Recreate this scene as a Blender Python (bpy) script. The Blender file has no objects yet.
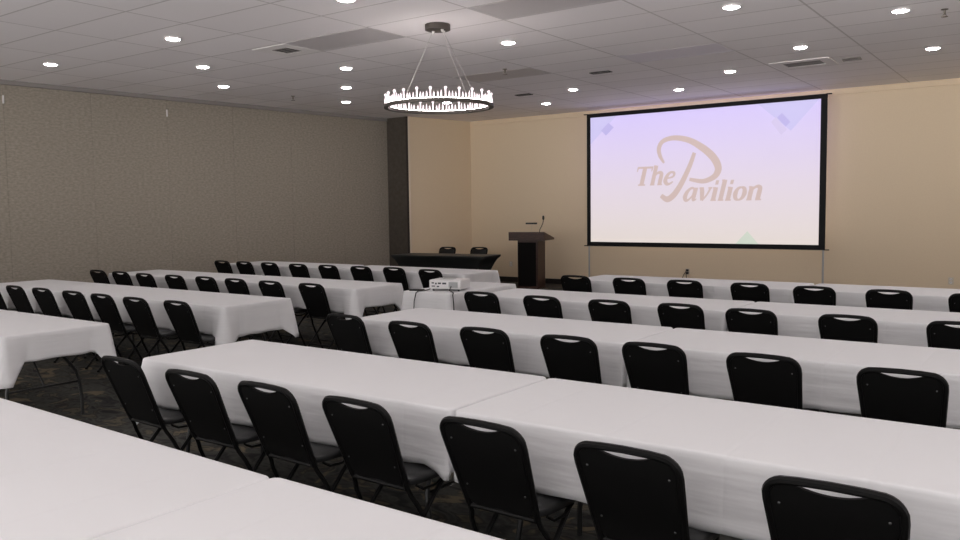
import bpy, bmesh, math, random
from mathutils import Vector, Matrix
random.seed(7)
SC = bpy.context.scene
COL = SC.collection
PI = math.pi

# ------------------------------------------------------------------ materials
def new_mat(name):
    m = bpy.data.materials.new(name); m.use_nodes = True
    nt = m.node_tree
    return m, nt, nt.nodes['Principled BSDF']

def plain(name, col, rough=.5, metal=0.0, spec=.5):
    m, nt, b = new_mat(name)
    b.inputs['Base Color'].default_value = (*col, 1)
    b.inputs['Roughness'].default_value = rough
    b.inputs['Metallic'].default_value = metal
    b.inputs['Specular IOR Level'].default_value = spec
    return m

def add_bump(m, scale, strength, dist=.002, detail=3, stretch=None):
    nt = m.node_tree; b = nt.nodes['Principled BSDF']
    tc = nt.nodes.new('ShaderNodeTexCoord'); mp = nt.nodes.new('ShaderNodeMapping')
    n = nt.nodes.new('ShaderNodeTexNoise'); bp = nt.nodes.new('ShaderNodeBump')
    if stretch: mp.inputs['Scale'].default_value = stretch
    n.inputs['Scale'].default_value = scale; n.inputs['Detail'].default_value = detail
    bp.inputs['Strength'].default_value = strength; bp.inputs['Distance'].default_value = dist
    nt.links.new(tc.outputs['Object'], mp.inputs['Vector']); nt.links.new(mp.outputs['Vector'], n.inputs['Vector'])
    nt.links.new(n.outputs['Fac'], bp.inputs['Height']); nt.links.new(bp.outputs['Normal'], b.inputs['Normal'])
    return n

def mottled(name, c1, c2, scale, rough=.8, bump=0, detail=4, stretch=(1, 1, 1), lo=.35, hi=.65):
    m, nt, b = new_mat(name)
    b.inputs['Roughness'].default_value = rough
    b.inputs['Specular IOR Level'].default_value = .3
    tc = nt.nodes.new('ShaderNodeTexCoord'); mp = nt.nodes.new('ShaderNodeMapping')
    mp.inputs['Scale'].default_value = stretch
    n = nt.nodes.new('ShaderNodeTexNoise'); n.inputs['Scale'].default_value = scale; n.inputs['Detail'].default_value = detail
    r = nt.nodes.new('ShaderNodeValToRGB')
    r.color_ramp.elements[0].position = lo; r.color_ramp.elements[0].color = (*c1, 1)
    r.color_ramp.elements[1].position = hi; r.color_ramp.elements[1].color = (*c2, 1)
    nt.links.new(tc.outputs['Object'], mp.inputs['Vector']); nt.links.new(mp.outputs['Vector'], n.inputs['Vector'])
    nt.links.new(n.outputs['Fac'], r.inputs['Fac']); nt.links.new(r.outputs['Color'], b.inputs['Base Color'])
    if bump:
        bp = nt.nodes.new('ShaderNodeBump'); bp.inputs['Strength'].default_value = bump; bp.inputs['Distance'].default_value = .003
        nt.links.new(n.outputs['Fac'], bp.inputs['Height']); nt.links.new(bp.outputs['Normal'], b.inputs['Normal'])
    return m

def emit(name, col, strength):
    m, nt, b = new_mat(name)
    b.inputs['Base Color'].default_value = (.8, .8, .8, 1)
    b.inputs['Emission Color'].default_value = (*col, 1)
    b.inputs['Emission Strength'].default_value = strength
    return m

LAMP = 54.0
WLOW, WHIGH = 4.6, 1.0
CHAND = .8
M = {}
def cloth_mat():
    m = plain('white_linen', (.68, .68, .69), .85, spec=.2)
    nt = m.node_tree; N = nt.nodes; L = nt.links; b = N['Principled BSDF']
    tc = N.new('ShaderNodeTexCoord')
    def noise(scale, st, det=3):
        mp = N.new('ShaderNodeMapping'); mp.inputs['Scale'].default_value = st; L.new(tc.outputs['Object'], mp.inputs['Vector'])
        n = N.new('ShaderNodeTexNoise'); n.inputs['Scale'].default_value = scale; n.inputs['Detail'].default_value = det
        L.new(mp.outputs['Vector'], n.inputs['Vector']); return n.outputs['Fac']
    sx = N.new('ShaderNodeSeparateXYZ'); L.new(tc.outputs['Object'], sx.inputs['Vector'])
    d = N.new('ShaderNodeMath'); d.operation = 'DIVIDE'; L.new(sx.outputs['X'], d.inputs[0]); d.inputs[1].default_value = .47
    f = N.new('ShaderNodeMath'); f.operation = 'PINGPONG'; L.new(d.outputs[0], f.inputs[0]); f.inputs[1].default_value = .5
    c = N.new('ShaderNodeMapRange'); c.inputs['From Min'].default_value = 0; c.inputs['From Max'].default_value = .03
    L.new(f.outputs[0], c.inputs['Value'])                       # pressed fold lines across the cloth
    h = None
    for sock, dist, st in ((noise(7, (1, 1, 1), 4), .007, .35), (noise(3, (.7, .7, 7), 2), .012, .5), (c.outputs['Result'], .003, .4)):
        bp = N.new('ShaderNodeBump'); bp.inputs['Strength'].default_value = st; bp.inputs['Distance'].default_value = dist
        L.new(sock, bp.inputs['Height'])
        if h: L.new(h, bp.inputs['Normal'])
        h = bp.outputs['Normal']
    L.new(h, b.inputs['Normal'])
    return m
M['cloth'] = cloth_mat()
M['black_vinyl'] = plain('black_vinyl', (.010, .010, .010), .4, spec=.3); add_bump(M['black_vinyl'], 260, .08, .001)
M['seat_vinyl'] = plain('seat_vinyl', (.015, .0155, .016), .30, spec=.45); add_bump(M['seat_vinyl'], 260, .08, .001)
M['back_pan'] = plain('back_pan_plastic', (.006, .006, .006), .6, spec=.10)
M['black_tube'] = plain('black_enamel_tube', (.006, .006, .006), .38, spec=.14)
M['screw'] = plain('screw_steel', (.10, .10, .10), .4, 1)
M['table_top'] = mottled('table_laminate', (.30, .28, .26), (.36, .34, .31), 30, .5)
M['table_leg'] = plain('table_leg_enamel', (.014, .014, .014), .35)
M['wall_fabric'] = mottled('taupe_wall_fabric', (.268, .238, .196), (.382, .343, .287), 20, .95, .15, 9, (1, 1, 2.0), .3, .7)
M['wall_beige'] = mottled('beige_wall_vinyl', (.735, .605, .435), (.755, .625, .45), 40, .8, .03, 5, (1, 1, 1))
M['white_trim'] = plain('white_trim_paint', (.76, .66, .53), .6)
M['dark_panel'] = mottled('dark_brown_panel', (.068, .057, .045), (.085, .072, .058), 12, .75)
M['dark_trim'] = plain('dark_trim', (.02, .013, .009), .5)
M['baseboard'] = plain('black_vinyl_base', (.012, .010, .009), .5)
M['track'] = plain('grey_track', (.27, .25, .24), .6)
M['bronze'] = plain('dark_bronze', (.075, .064, .056), .5, .5)
M['cable'] = plain('steel_cable', (.55, .53, .5), .4, .8)
M['lens_panel'] = mottled('grey_light_lens', (.54, .51, .515), (.57, .54, .545), 90, .5)
M['vent_white'] = plain('vent_white_enamel', (.80, .77, .76), .7, spec=.2)
M['vent_dark'] = plain('vent_dark_slot', (.03, .028, .026), .8)
M['lamp_ring'] = plain('lamp_ring_white', (.75, .73, .72), .5)
M['lamp'] = emit('downlight_lens', (1, .93, .915), LAMP)
M['crystal'] = emit('lit_crystal', (1.0, .84, .88), CHAND)
M['crystal'].node_tree.nodes['Principled BSDF'].inputs['Base Color'].default_value = (.35, .32, .33, 1)
M['led'] = emit('led_strip', (1.0, .93, .90), 15.0)
M['wood'] = mottled('dark_lectern_wood', (.035, .016, .011), (.06, .028, .019), 9, .38, 0, 6, (1, 1, 7))
M['wood_dark'] = plain('black_lectern_inset', (.006, .005, .005), .8, spec=.1)
M['spandex'] = plain('black_spandex', (.011, .013, .013), .5)
M['proj_white'] = plain('projector_white_plastic', (.68, .67, .67), .4)
M['proj_grey'] = plain('projector_grey_grille', (.33, .34, .34), .5)
M['port'] = plain('projector_port', (.06, .06, .07), .5)
M['cord'] = plain('black_rubber_cord', (.012, .012, .012), .5)
M['outlet'] = plain('outlet_plate', (.62, .55, .45), .5)
M['outlet_dark'] = plain('outlet_slots', (.05, .045, .04), .6)
M['alu'] = plain('screen_leg_aluminium', (.42, .42, .43), .45, .7)
M['screen_black'] = plain('screen_border_black', (.006, .006, .007), .6, spec=.2)
M['sprinkler'] = plain('sprinkler_brass', (.16, .14, .12), .4, .8)

def ceiling_mat():
    m, nt, b = new_mat('ceiling_tile')
    L = nt.links; N = nt.nodes
    b.inputs['Roughness'].default_value = .92; b.inputs['Specular IOR Level'].default_value = .2
    tc = N.new('ShaderNodeTexCoord'); sx = N.new('ShaderNodeSeparateXYZ'); L.new(tc.outputs['Object'], sx.inputs['Vector'])
    def line(sock, off, pitch, w):
        a = N.new('ShaderNodeMath'); a.operation = 'SUBTRACT'; L.new(sock, a.inputs[0]); a.inputs[1].default_value = off
        d = N.new('ShaderNodeMath'); d.operation = 'DIVIDE'; L.new(a.outputs[0], d.inputs[0]); d.inputs[1].default_value = pitch
        r = N.new('ShaderNodeMath'); r.operation = 'ROUND'; L.new(d.outputs[0], r.inputs[0])
        s = N.new('ShaderNodeMath'); s.operation = 'SUBTRACT'; L.new(d.outputs[0], s.inputs[0]); L.new(r.outputs[0], s.inputs[1])
        ab = N.new('ShaderNodeMath'); ab.operation = 'ABSOLUTE'; L.new(s.outputs[0], ab.inputs[0])
        lt = N.new('ShaderNodeMath'); lt.operation = 'LESS_THAN'; L.new(ab.outputs[0], lt.inputs[0]); lt.inputs[1].default_value = w / pitch
        fl = N.new('ShaderNodeMath'); fl.operation = 'FLOOR'; L.new(d.outputs[0], fl.inputs[0])
        return lt.outputs[0], fl.outputs[0]
    lx, ix = line(sx.outputs['X'], GX0, GXP, .011); ly, iy = line(sx.outputs['Y'], GY0, GYP, .011)
    mx = N.new('ShaderNodeMath'); mx.operation = 'MAXIMUM'; L.new(lx, mx.inputs[0]); L.new(ly, mx.inputs[1])
    cb = N.new('ShaderNodeCombineXYZ'); L.new(ix, cb.inputs[0]); L.new(iy, cb.inputs[1])
    wn = N.new('ShaderNodeTexWhiteNoise'); wn.noise_dimensions = '3D'; L.new(cb.outputs[0], wn.inputs['Vector'])
    rp = N.new('ShaderNodeValToRGB')
    rp.color_ramp.elements[0].color = (.83, .795, .80, 1); rp.color_ramp.elements[1].color = (.88, .845, .85, 1)
    L.new(wn.outputs['Value'], rp.inputs['Fac'])
    mixc = N.new('ShaderNodeMix'); mixc.data_type = 'RGBA'
    L.new(mx.outputs[0], mixc.inputs['Factor']); L.new(rp.outputs['Color'], mixc.inputs['A'])
    mixc.inputs['B'].default_value = (.60, .565, .56, 1)
    L.new(mixc.outputs['Result'], b.inputs['Base Color'])
    n = N.new('ShaderNodeTexNoise'); n.inputs['Scale'].default_value = 120
    L.new(tc.outputs['Object'], n.inputs['Vector'])
    bp = N.new('ShaderNodeBump'); bp.inputs['Strength'].default_value = .15; bp.inputs['Distance'].default_value = .002
    L.new(n.outputs['Fac'], bp.inputs['Height']); L.new(bp.outputs['Normal'], b.inputs['Normal'])
    return m

def carpet_mat():
    m, nt, b = new_mat('patterned_carpet')
    L = nt.links; N = nt.nodes
    b.inputs['Roughness'].default_value = .98; b.inputs['Specular IOR Level'].default_value = .1
    tc = N.new('ShaderNodeTexCoord')
    mp = N.new('ShaderNodeMapping'); mp.inputs['Scale'].default_value = (1, 2.0, 1); mp.inputs['Rotation'].default_value = (0, 0, .5)
    L.new(tc.outputs['Object'], mp.inputs['Vector'])
    n1 = N.new('ShaderNodeTexNoise'); n1.inputs['Scale'].default_value = 3.2; n1.inputs['Detail'].default_value = 5; n1.inputs['Distortion'].default_value = 1.4
    L.new(mp.outputs['Vector'], n1.inputs['Vector'])
    r1 = N.new('ShaderNodeValToRGB'); e = r1.color_ramp.elements
    e[0].position = .35; e[0].color = (.020, .020, .020, 1)
    e[1].position = .5; e[1].color = (.058, .058, .052, 1)
    for p, c in ((.58, (.028, .027, .025)), (.66, (.095, .083, .06)), (.72, (.036, .033, .028))):
        x = r1.color_ramp.elements.new(p); x.color = (*c, 1)
    L.new(n1.outputs['Fac'], r1.inputs['Fac'])
    n2 = N.new('ShaderNodeTexNoise'); n2.inputs['Scale'].default_value = 2.3; n2.inputs['Detail'].default_value = 3; n2.inputs['Distortion'].default_value = 2.5
    L.new(tc.outputs['Object'], n2.inputs['Vector'])
    r2 = N.new('ShaderNodeValToRGB'); r2.color_ramp.elements[0].position = .60; r2.color_ramp.elements[1].position = .66
    L.new(n2.outputs['Fac'], r2.inputs['Fac'])
    mx = N.new('ShaderNodeMix'); mx.data_type = 'RGBA'; L.new(r2.outputs['Color'], mx.inputs['Factor'])
    L.new(r1.outputs['Color'], mx.inputs['A']); mx.inputs['B'].default_value = (.125, .102, .068, 1)
    L.new(mx.outputs['Result'], b.inputs['Base Color'])
    return m

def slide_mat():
    # the projected slide: pale lilac, the downlights' warm wash painted in towards its foot
    m, nt, b = new_mat('slide_with_warm_wash')
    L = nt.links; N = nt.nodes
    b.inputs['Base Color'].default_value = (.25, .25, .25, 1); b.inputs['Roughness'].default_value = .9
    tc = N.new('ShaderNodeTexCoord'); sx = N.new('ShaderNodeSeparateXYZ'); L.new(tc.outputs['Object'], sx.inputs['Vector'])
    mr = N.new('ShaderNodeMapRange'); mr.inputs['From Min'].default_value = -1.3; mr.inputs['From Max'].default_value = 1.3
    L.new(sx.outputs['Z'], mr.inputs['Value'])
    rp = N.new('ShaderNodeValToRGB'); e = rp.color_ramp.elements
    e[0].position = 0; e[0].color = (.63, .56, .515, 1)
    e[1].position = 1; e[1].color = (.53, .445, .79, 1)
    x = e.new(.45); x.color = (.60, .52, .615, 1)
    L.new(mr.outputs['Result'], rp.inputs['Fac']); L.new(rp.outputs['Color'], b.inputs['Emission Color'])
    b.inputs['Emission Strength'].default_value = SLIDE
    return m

GX0, GXP, GY0, GYP = -7.69, 1.37, 4.73, .667
CZ = 3.65
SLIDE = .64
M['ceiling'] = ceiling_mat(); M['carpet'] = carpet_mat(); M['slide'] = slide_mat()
def slide_ink(name, col):
    m, nt, b = new_mat(name)
    b.inputs['Base Color'].default_value = (.2, .2, .2, 1); b.inputs['Roughness'].default_value = .9
    b.inputs['Emission Color'].default_value = (*col, 1); b.inputs['Emission Strength'].default_value = SLIDE
    return m
M['ink_logo'] = slide_ink('slide_tan_lettering', (.50, .37, .345))
M['ink_blue'] = slide_ink('slide_pale_blue', (.50, .46, .755))
M['ink_lav'] = slide_ink('slide_lavender', (.40, .35, .68))
M['ink_pink'] = slide_ink('slide_pale_pink', (.56, .48, .72))
M['ink_green'] = slide_ink('slide_pale_green', (.50, .56, .47))

# ------------------------------------------------------------------ mesh helpers
def link_mesh(name, bm, mat, parent=None, smooth=True, loc=None, rotz=None):
    me = bpy.data.meshes.new(name)
    bmesh.ops.recalc_face_normals(bm, faces=bm.faces)
    bm.to_mesh(me); bm.free()
    if mat: me.materials.append(mat)
    o = bpy.data.objects.new(name, me); COL.objects.link(o)
    if smooth:
        for p in me.polygons: p.use_smooth = True
        try: me.set_sharp_from_angle(angle=math.radians(38))
        except Exception: pass
    if parent: o.parent = parent
    if loc: o.location = loc
    if rotz is not None: o.rotation_euler = (0, 0, rotz)
    return o

def empty(name, loc=(0, 0, 0), rz=0):
    o = bpy.data.objects.new(name, None); COL.objects.link(o)
    o.location = loc; o.rotation_euler = (0, 0, rz); o.empty_display_size = .1
    return o

def tag(o, label, cat, group=None, kind=None):
    o['label'] = label; o['category'] = cat
    if group: o['group'] = group
    if kind: o['kind'] = kind
    return o

def struct(o):
    o['kind'] = 'structure'; return o

def box(bm, x0, x1, y0, y1, z0, z1, bev=0, seg=2):
    vs = [bm.verts.new((x, y, z)) for x in (x0, x1) for y in (y0, y1) for z in (z0, z1)]
    fs = [(0, 1, 3, 2), (4, 6, 7, 5), (0, 4, 5, 1), (2, 3, 7, 6), (0, 2, 6, 4), (1, 5, 7, 3)]
    faces = [bm.faces.new([vs[i] for i in f]) for f in fs]
    if bev:
        es = list({e for f in faces for e in f.edges})
        bmesh.ops.bevel(bm, geom=es, offset=bev, segments=seg, affect='EDGES', profile=.5)

def loop_bridge(bm, a, b):
    n = len(a)
    for i in range(n):
        bm.faces.new((a[i], a[(i + 1) % n], b[(i + 1) % n], b[i]))

def tube(bm, pts, r, n=8, cap=True, closed=False):
    pts = [Vector(p) for p in pts]; N = len(pts)
    tang = []
    for i in range(N):
        if closed: t = pts[(i + 1) % N] - pts[i - 1]
        else: t = pts[min(i + 1, N - 1)] - pts[max(i - 1, 0)]
        tang.append(t.normalized())
    up = Vector((0, 0, 1)) if abs(tang[0].z) < .9 else Vector((1, 0, 0))
    u = tang[0].cross(up).normalized(); rings = []
    for i in range(N):
        u = (u - tang[i] * u.dot(tang[i])).normalized(); v = tang[i].cross(u)
        rr = r[i] if isinstance(r, (list, tuple)) else r
        rings.append([bm.verts.new(pts[i] + (u * math.cos(2 * PI * k / n) + v * math.sin(2 * PI * k / n)) * rr) for k in range(n)])
    for i in range(N - 1): loop_bridge(bm, rings[i], rings[i + 1])
    if closed: loop_bridge(bm, rings[-1], rings[0])
    elif cap:
        bm.faces.new(rings[0]); bm.faces.new(rings[-1])

def lathe(bm, prof, n=24, c=(0, 0, 0)):
    rings = []
    for r, z in prof:
        rings.append([bm.verts.new((c[0] + max(r, 1e-4) * math.cos(2 * PI * k / n), c[1] + max(r, 1e-4) * math.sin(2 * PI * k / n), c[2] + z)) for k in range(n)])
    for a, b in zip(rings, rings[1:]): loop_bridge(bm, a, b)
    bm.faces.new(rings[0]); bm.faces.new(rings[-1])

def prism(bm, outline, f0, f1):
    """outline of (a,b); f0/f1 map (a,b) to the two faces' points"""
    A = [bm.verts.new(f0(a, b)) for a, b in outline]; B = [bm.verts.new(f1(a, b)) for a, b in outline]
    loop_bridge(bm, A, B); bm.faces.new(A); bm.faces.new(B)

def copy_tree(o, parent=None):
    c = o.copy(); COL.objects.link(c)
    if parent: c.parent = parent
    for ch in KIDS.get(o.name, []): 
        copy_tree(ch, c)
    return c
KIDS = {}
def kids_of(root):
    for o in list(COL.objects):
        if o.parent: KIDS.setdefault(o.parent.name, [])
    KIDS.clear()
    for o in list(COL.objects):
        if o.parent: KIDS.setdefault(o.parent.name, []).append(o)

def arc(cx, cz, r, a0, a1, n):
    return [(cx + r * math.cos(a0 + (a1 - a0) * i / n), cz + r * math.sin(a0 + (a1 - a0) * i / n)) for i in range(n + 1)]

# ------------------------------------------------------------------ camera (solved from the room's vanishing lines)
RM = [[0.8130487689232588, 0.582059197728898, -0.012601178181610082],
      [0.033178113877087745, -0.06793216212842212, -0.997138121880874],
      [-0.5812494405261239, 0.8103038391170001, -0.07454378713426454]]
cam = bpy.data.cameras.new('camera'); co = bpy.data.objects.new('camera', cam); COL.objects.link(co)
rot = Matrix((RM[0], [-v for v in RM[1]], [-v for v in RM[2]])).transposed()
co.matrix_world = Matrix.Translation((0, 0, 1.65)) @ rot.to_4x4()
cam.sensor_width = 36; cam.sensor_fit = 'HORIZONTAL'; cam.lens = 819.575 * 36 / 960
cam.clip_start = .05; cam.clip_end = 100
SC.camera = co

# ------------------------------------------------------------------ the setting
YB = 15.4                       # screen wall
WA = Vector((-12.94, 5.9)); WB = Vector((-12.22, 13.60)); WD = (WB - WA).normalized()
WBK = WA - WD * 10.2            # the partition runs on behind the camera
RX = 5.0; YR = WBK.y
b = bmesh.new(); box(b, -15.5, RX + .2, YR - .2, YB + .2, -.1, 0)
struct(link_mesh('floor', b, M['carpet'], smooth=False))
b = bmesh.new(); box(b, -15.5, RX + .2, YR - .2, YB + .2, CZ, CZ + .1)
struct(link_mesh('ceiling', b, M['ceiling'], smooth=False))
b = bmesh.new(); box(b, -11.35, RX, YB, YB + .15, 0, CZ)
struct(link_mesh('wall_back', b, M['wall_beige'], smooth=False))
b = bmesh.new(); box(b, RX, RX + .15, 9.5, YB + .15, 0, CZ)  # unseen wall, its near stretch left open to let the background fill in
struct(link_mesh('wall_right', b, M['wall_beige'], smooth=False))
# folding partition: fabric panels with narrow open joints, in front of a dark core
wl = empty('wall_left', (WA.x, WA.y, 0), math.atan2(WD.y, WD.x)); struct(wl)
SPAN0, SPAN1 = -10.2, (WB - WA).length
def wall_piece(name, bm, mat): 
    return link_mesh(name, bm, mat, wl, smooth=False)
b = bmesh.new()
edges = [SPAN0] + [0.02 + 1.29 * k for k in range(-7, 6)] + [SPAN1]
for s0, s1 in zip(edges, edges[1:]):
    if s1 - s0 > .05: box(b, s0 + .0009, s1 - .0009, 0, .06, .03, CZ - .07, .0015, 1)
wall_piece('fabric_panels', b, M['wall_fabric'])
b = bmesh.new(); box(b, SPAN0, SPAN1, .06, .12, 0, CZ); wall_piece('core', b, M['dark_trim'])
b = bmesh.new(); box(b, SPAN0, SPAN1, -.015, .06, CZ - .065, CZ); wall_piece('track', b, M['track'])
b = bmesh.new()
for s in (.02, 2.60):
    box(b, s - .012, s + .012, -.02, 0, 3.30, 3.42, .004, 1)
wall_piece('panel_latch', b, M['lamp_ring'])
# the dark return beside the partition and the beige alcove wall past it
CNX, CNY = -11.62, 13.60
b = bmesh.new(); box(b, -12.42, CNX, CNY, CNY + .14, 0, CZ)
struct(link_mesh('wall_return', b, M['dark_panel'], smooth=False))
b = bmesh.new()
prism(b, [(CNX, CNY), (-11.25, YB + .1), (-11.5, YB + .1), (CNX - .15, CNY + .1)], lambda x, y: (x, y, 0), lambda x, y: (x, y, CZ))
struct(link_mesh('wall_alcove', b, M['wall_beige'], smooth=False))
b = bmesh.new(); box(b, CNX - .045, CNX + .003, CNY - .02, CNY, 0, CZ)
struct(link_mesh('trim_1', b, M['dark_trim'], smooth=False))
b = bmesh.new(); box(b, CNX + .006, CNX + .03, CNY - .015, CNY + .03, 0, CZ, .005, 1)
struct(link_mesh('trim_2', b, M['white_trim'], smooth=False))
b = bmesh.new(); box(b, -11.2, RX, YB - .03, YB, CZ - .10, CZ, .006, 1)
struct(link_mesh('trim_3', b, M['wall_beige'], smooth=False))
b = bmesh.new(); box(b, -11.2, RX, YB - .012, YB, 0, .11)
struct(link_mesh('baseboard_back', b, M['baseboard'], smooth=False))
b = bmesh.new()
prism(b, [(CNX + .055, CNY + .1), (-11.235, YB - .012), (-11.255, YB - .012), (CNX + .03, CNY + .1)], lambda x, y: (x, y, 0), lambda x, y: (x, y, .11))
struct(link_mesh('baseboard_alcove', b, M['baseboard'], smooth=False))

# ------------------------------------------------------------------ tables and cloths
TL, TW, TZ = 2.44, .84, .745
def round_top(b, hx0, hy0, r=.045):
    def o(i):
        return [(sx * (hx0 - r) + (r - i) * math.cos(a0 + PI / 12 * k), sy * (hy0 - r) + (r - i) * math.sin(a0 + PI / 12 * k))
                for sx, sy, a0 in ((1, 1, 0), (-1, 1, PI / 2), (-1, -1, PI), (1, -1, 1.5 * PI)) for k in range(7)]
    rs = [[b.verts.new((x, y, z)) for x, y in o(i)] for i, z in ((.006, TZ - .028), (0, TZ - .023), (0, TZ - .006), (.006, TZ))]
    b.faces.new(rs[0]); b.faces.new(rs[-1])
    for p, q in zip(rs, rs[1:]): loop_bridge(b, p, q)
def make_table():
    r = empty('folding_table')
    b = bmesh.new(); round_top(b, TL / 2, TW / 2)
    link_mesh('tabletop', b, M['table_top'], r)
    b = bmesh.new()
    box(b, -TL / 2 + .04, TL / 2 - .04, -TW / 2 + .03, -TW / 2 + .05, TZ - .07, TZ - .029); box(b, -TL / 2 + .04, TL / 2 - .04, TW / 2 - .05, TW / 2 - .03, TZ - .07, TZ - .029)
    link_mesh('apron', b, M['table_leg'], r, smooth=False)
    for sx in (-1, 1):
        x0 = sx * (TL / 2 - .26); x1 = sx * (TL / 2 - .24)
        for sy in (-1, 1):
            b = bmesh.new()
            P = [(x0, sy * .12, TZ - .03), (x0, sy * .125, .60), (x0, sy * .15, .52), (x0, sy * .21, .44), (x0, sy * .26, .37), (x0, sy * .285, .28), (x1, sy * .29, .14), (x1, sy * .29, 0)]
            tube(b, P, .0135, 8); link_mesh('leg', b, M['table_leg'], r)
        b = bmesh.new(); tube(b, [(x0, -.285, .28), (x0, .285, .28)], .009, 6); link_mesh('leg_brace', b, M['table_leg'], r)
        b = bmesh.new(); tube(b, [(x0, 0, .29), (sx * (TL / 2 - .62), 0, TZ - .035)], .008, 6); tube(b, [(x0, -.05, TZ - .035), (x0, .05, TZ - .035)], .012, 6)
        link_mesh('fold_strut', b, M['table_leg'], r)
    return r
TABLE = make_table(); kids_of(TABLE)
TABLE_USED = [False]
def place_table(x, y, rz, label, group):
    t = TABLE if not TABLE_USED[0] else copy_tree(TABLE)
    TABLE_USED[0] = True
    t.location = (x, y, 0); t.rotation_euler = (0, 0, rz)
    tag(t, label, 'table', group)
    return t

def cloth_bm(L, W, drops, tight, seed, rip=.011, corner_extra=.12):
    """drops/tight keyed by side: 0 near (-y), 1 right (+x), 2 far (+y), 3 left (-x)"""
    rnd = random.Random(seed)
    a, c, R = L / 2 + .006, W / 2 + .006, .038
    P = []                                  # (pos, normal, side, dist to corner, blend)
    def side(p0, p1, nrm, sid, n):
        ln = (Vector(p1) - Vector(p0)).length
        for i in range(n):
            t = (i + .0) / n
            s = t * ln
            P.append((Vector(p0).lerp(Vector(p1), t), Vector(nrm), sid, min(s, ln - s), s))
    def corner(cx, cy, a0, s0, s1):
        for i in range(6):
            th = a0 + PI / 2 * i / 6; nn = Vector((math.cos(th), math.sin(th)))
            P.append((Vector((cx, cy)) + nn * R, nn, s0 if i < 3 else s1, 0.0, 0.0))
    side((-a + R, -c), (a - R, -c), (0, -1), 0, 84); corner(a - R, -c + R, -PI / 2, 0, 1)
    side((a, -c + R), (a, c - R), (1, 0), 1, 40); corner(a - R, c - R, 0, 1, 2)
    side((a - R, c), (-a + R, c), (0, 1), 2, 84); corner(-a + R, c - R, PI / 2, 2, 3)
    side((-a, c - R), (-a, -c + R), (-1, 0), 3, 40); corner(-a + R, -c + R, PI, 3, 0)
    ph = {k: [(rnd.uniform(0, 6.28), rnd.uniform(7, 12)), (rnd.uniform(0, 6.28), rnd.uniform(17, 26)), (rnd.uniform(0, 6.28), rnd.uniform(3, 5))] for k in range(4)}
    b = bmesh.new(); ZT = TZ + .012
    def ring(out, z):
        return [b.verts.new((p.x + n.x * out, p.y + n.y * out, z)) for p, n, *_ in P]
    r0 = ring(-.02, ZT); r1 = ring(-.006, ZT - .0012); r2 = ring(-.001, ZT - .005); r3 = ring(.002, ZT - .014)
    b.faces.new(r0)
    prev = r0
    for r in (r1, r2, r3): loop_bridge(b, prev, r); prev = r
    J = 9
    for j in range(1, J + 1):
        t = j / J; ringv = []
        for p, n, sid, dc, s in P:
            tg = tight.get(sid, 0)
            # at a shared joint the corners of the neighbouring sides hang straight as well
            cw = max(0, 1 - dc / .115)
            near_right = p.x > 0
            joint = tight.get(1 if near_right else 3, 0)
            free = 0 if (tg or (joint and dc < .3)) else 1
            (f1, k1), (f2, k2), (f3, k3) = ph[sid]
            w = math.sin(k1 * s + f1) * .6 + math.sin(k2 * s + f2) * .25 + math.sin(k3 * s + f3) * .5
            hem = drops[sid] + .006 * math.sin(k3 * s + f1) + (.003 * math.sin(k2 * s + f3))
            hem += corner_extra * cw * (free if not joint else .35)
            out = .003 + (.012 * t + rip * (w + .4) * t * (1 - cw)) * (0.15 if tg else 1)
            out += free * (.058 * cw ** 1.2 * t ** .9 - .016 * math.exp(-((dc - .145) / .03) ** 2) * t)
            q = p + n * max(out, .0025)
            ringv.append(b.verts.new((q.x, q.y, ZT - .014 - hem * t)))
        loop_bridge(b, prev, ringv); prev = ringv
    return b

CLOTHS = 0
def place_cloth(x, y, rz, label, group, drops, tight=None, L=TL, W=TW, extra=.12):
    global CLOTHS
    CLOTHS += 1
    o = link_mesh('tablecloth', cloth_bm(L, W, drops, tight or {}, 40 + CLOTHS, corner_extra=extra), M['cloth'], loc=(x, y, 0), rotz=rz)
    md = o.modifiers.new('thickness', 'SOLIDIFY'); md.thickness = .0025; md.offset = -1
    return tag(o, label, 'tablecloth', group)

ORD = ['first', 'second', 'third', 'fourth', 'fifth', 'sixth', 'seventh', 'eighth', 'ninth']
GAP = .03
# right hand rows: (row word, y of the far edge, x of the left end)
right_rows = [('first', 9.79, 9.79, -4.99, 2.66, .06), ('second', 7.68, 7.68, -5.00, 2.65, .03), ('third', 5.73, 5.73, -4.79, 2.44, .03),
              ('fourth', 3.70, 3.69, -4.63, 2.41, .03), ('fifth', 1.825, 1.79, -4.64, 2.47, .015)]
for i, (w, yb0, yb1, xl, l0, gp) in enumerate(right_rows):
    for k in range(2):
        ln = l0 if k == 0 else TL
        xc = xl + l0 / 2 if k == 0 else xl + l0 + gp + TL / 2
        yc = (yb0, yb1)[k] - TW / 2 - .006
        pos = 'aisle end' if k == 0 else 'outer end'
        rz = (-.028, -.010)[k] if w == 'fifth' else 0
        t = place_table(xc, yc, rz, f'folding table under the white cloth, {pos}, {w} right-hand row from the screen', 'folding tables under the white cloths')
        t.scale.x = ln / TL
        place_cloth(xc, yc, rz, f'white tablecloth at the {pos} of the {w} right-hand row from the screen', 'white tablecloths on the table rows',
                    {0: .265, 1: .23, 2: .265, 3: .25}, {1: 1} if k == 0 else {3: 1}, L=ln)
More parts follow.
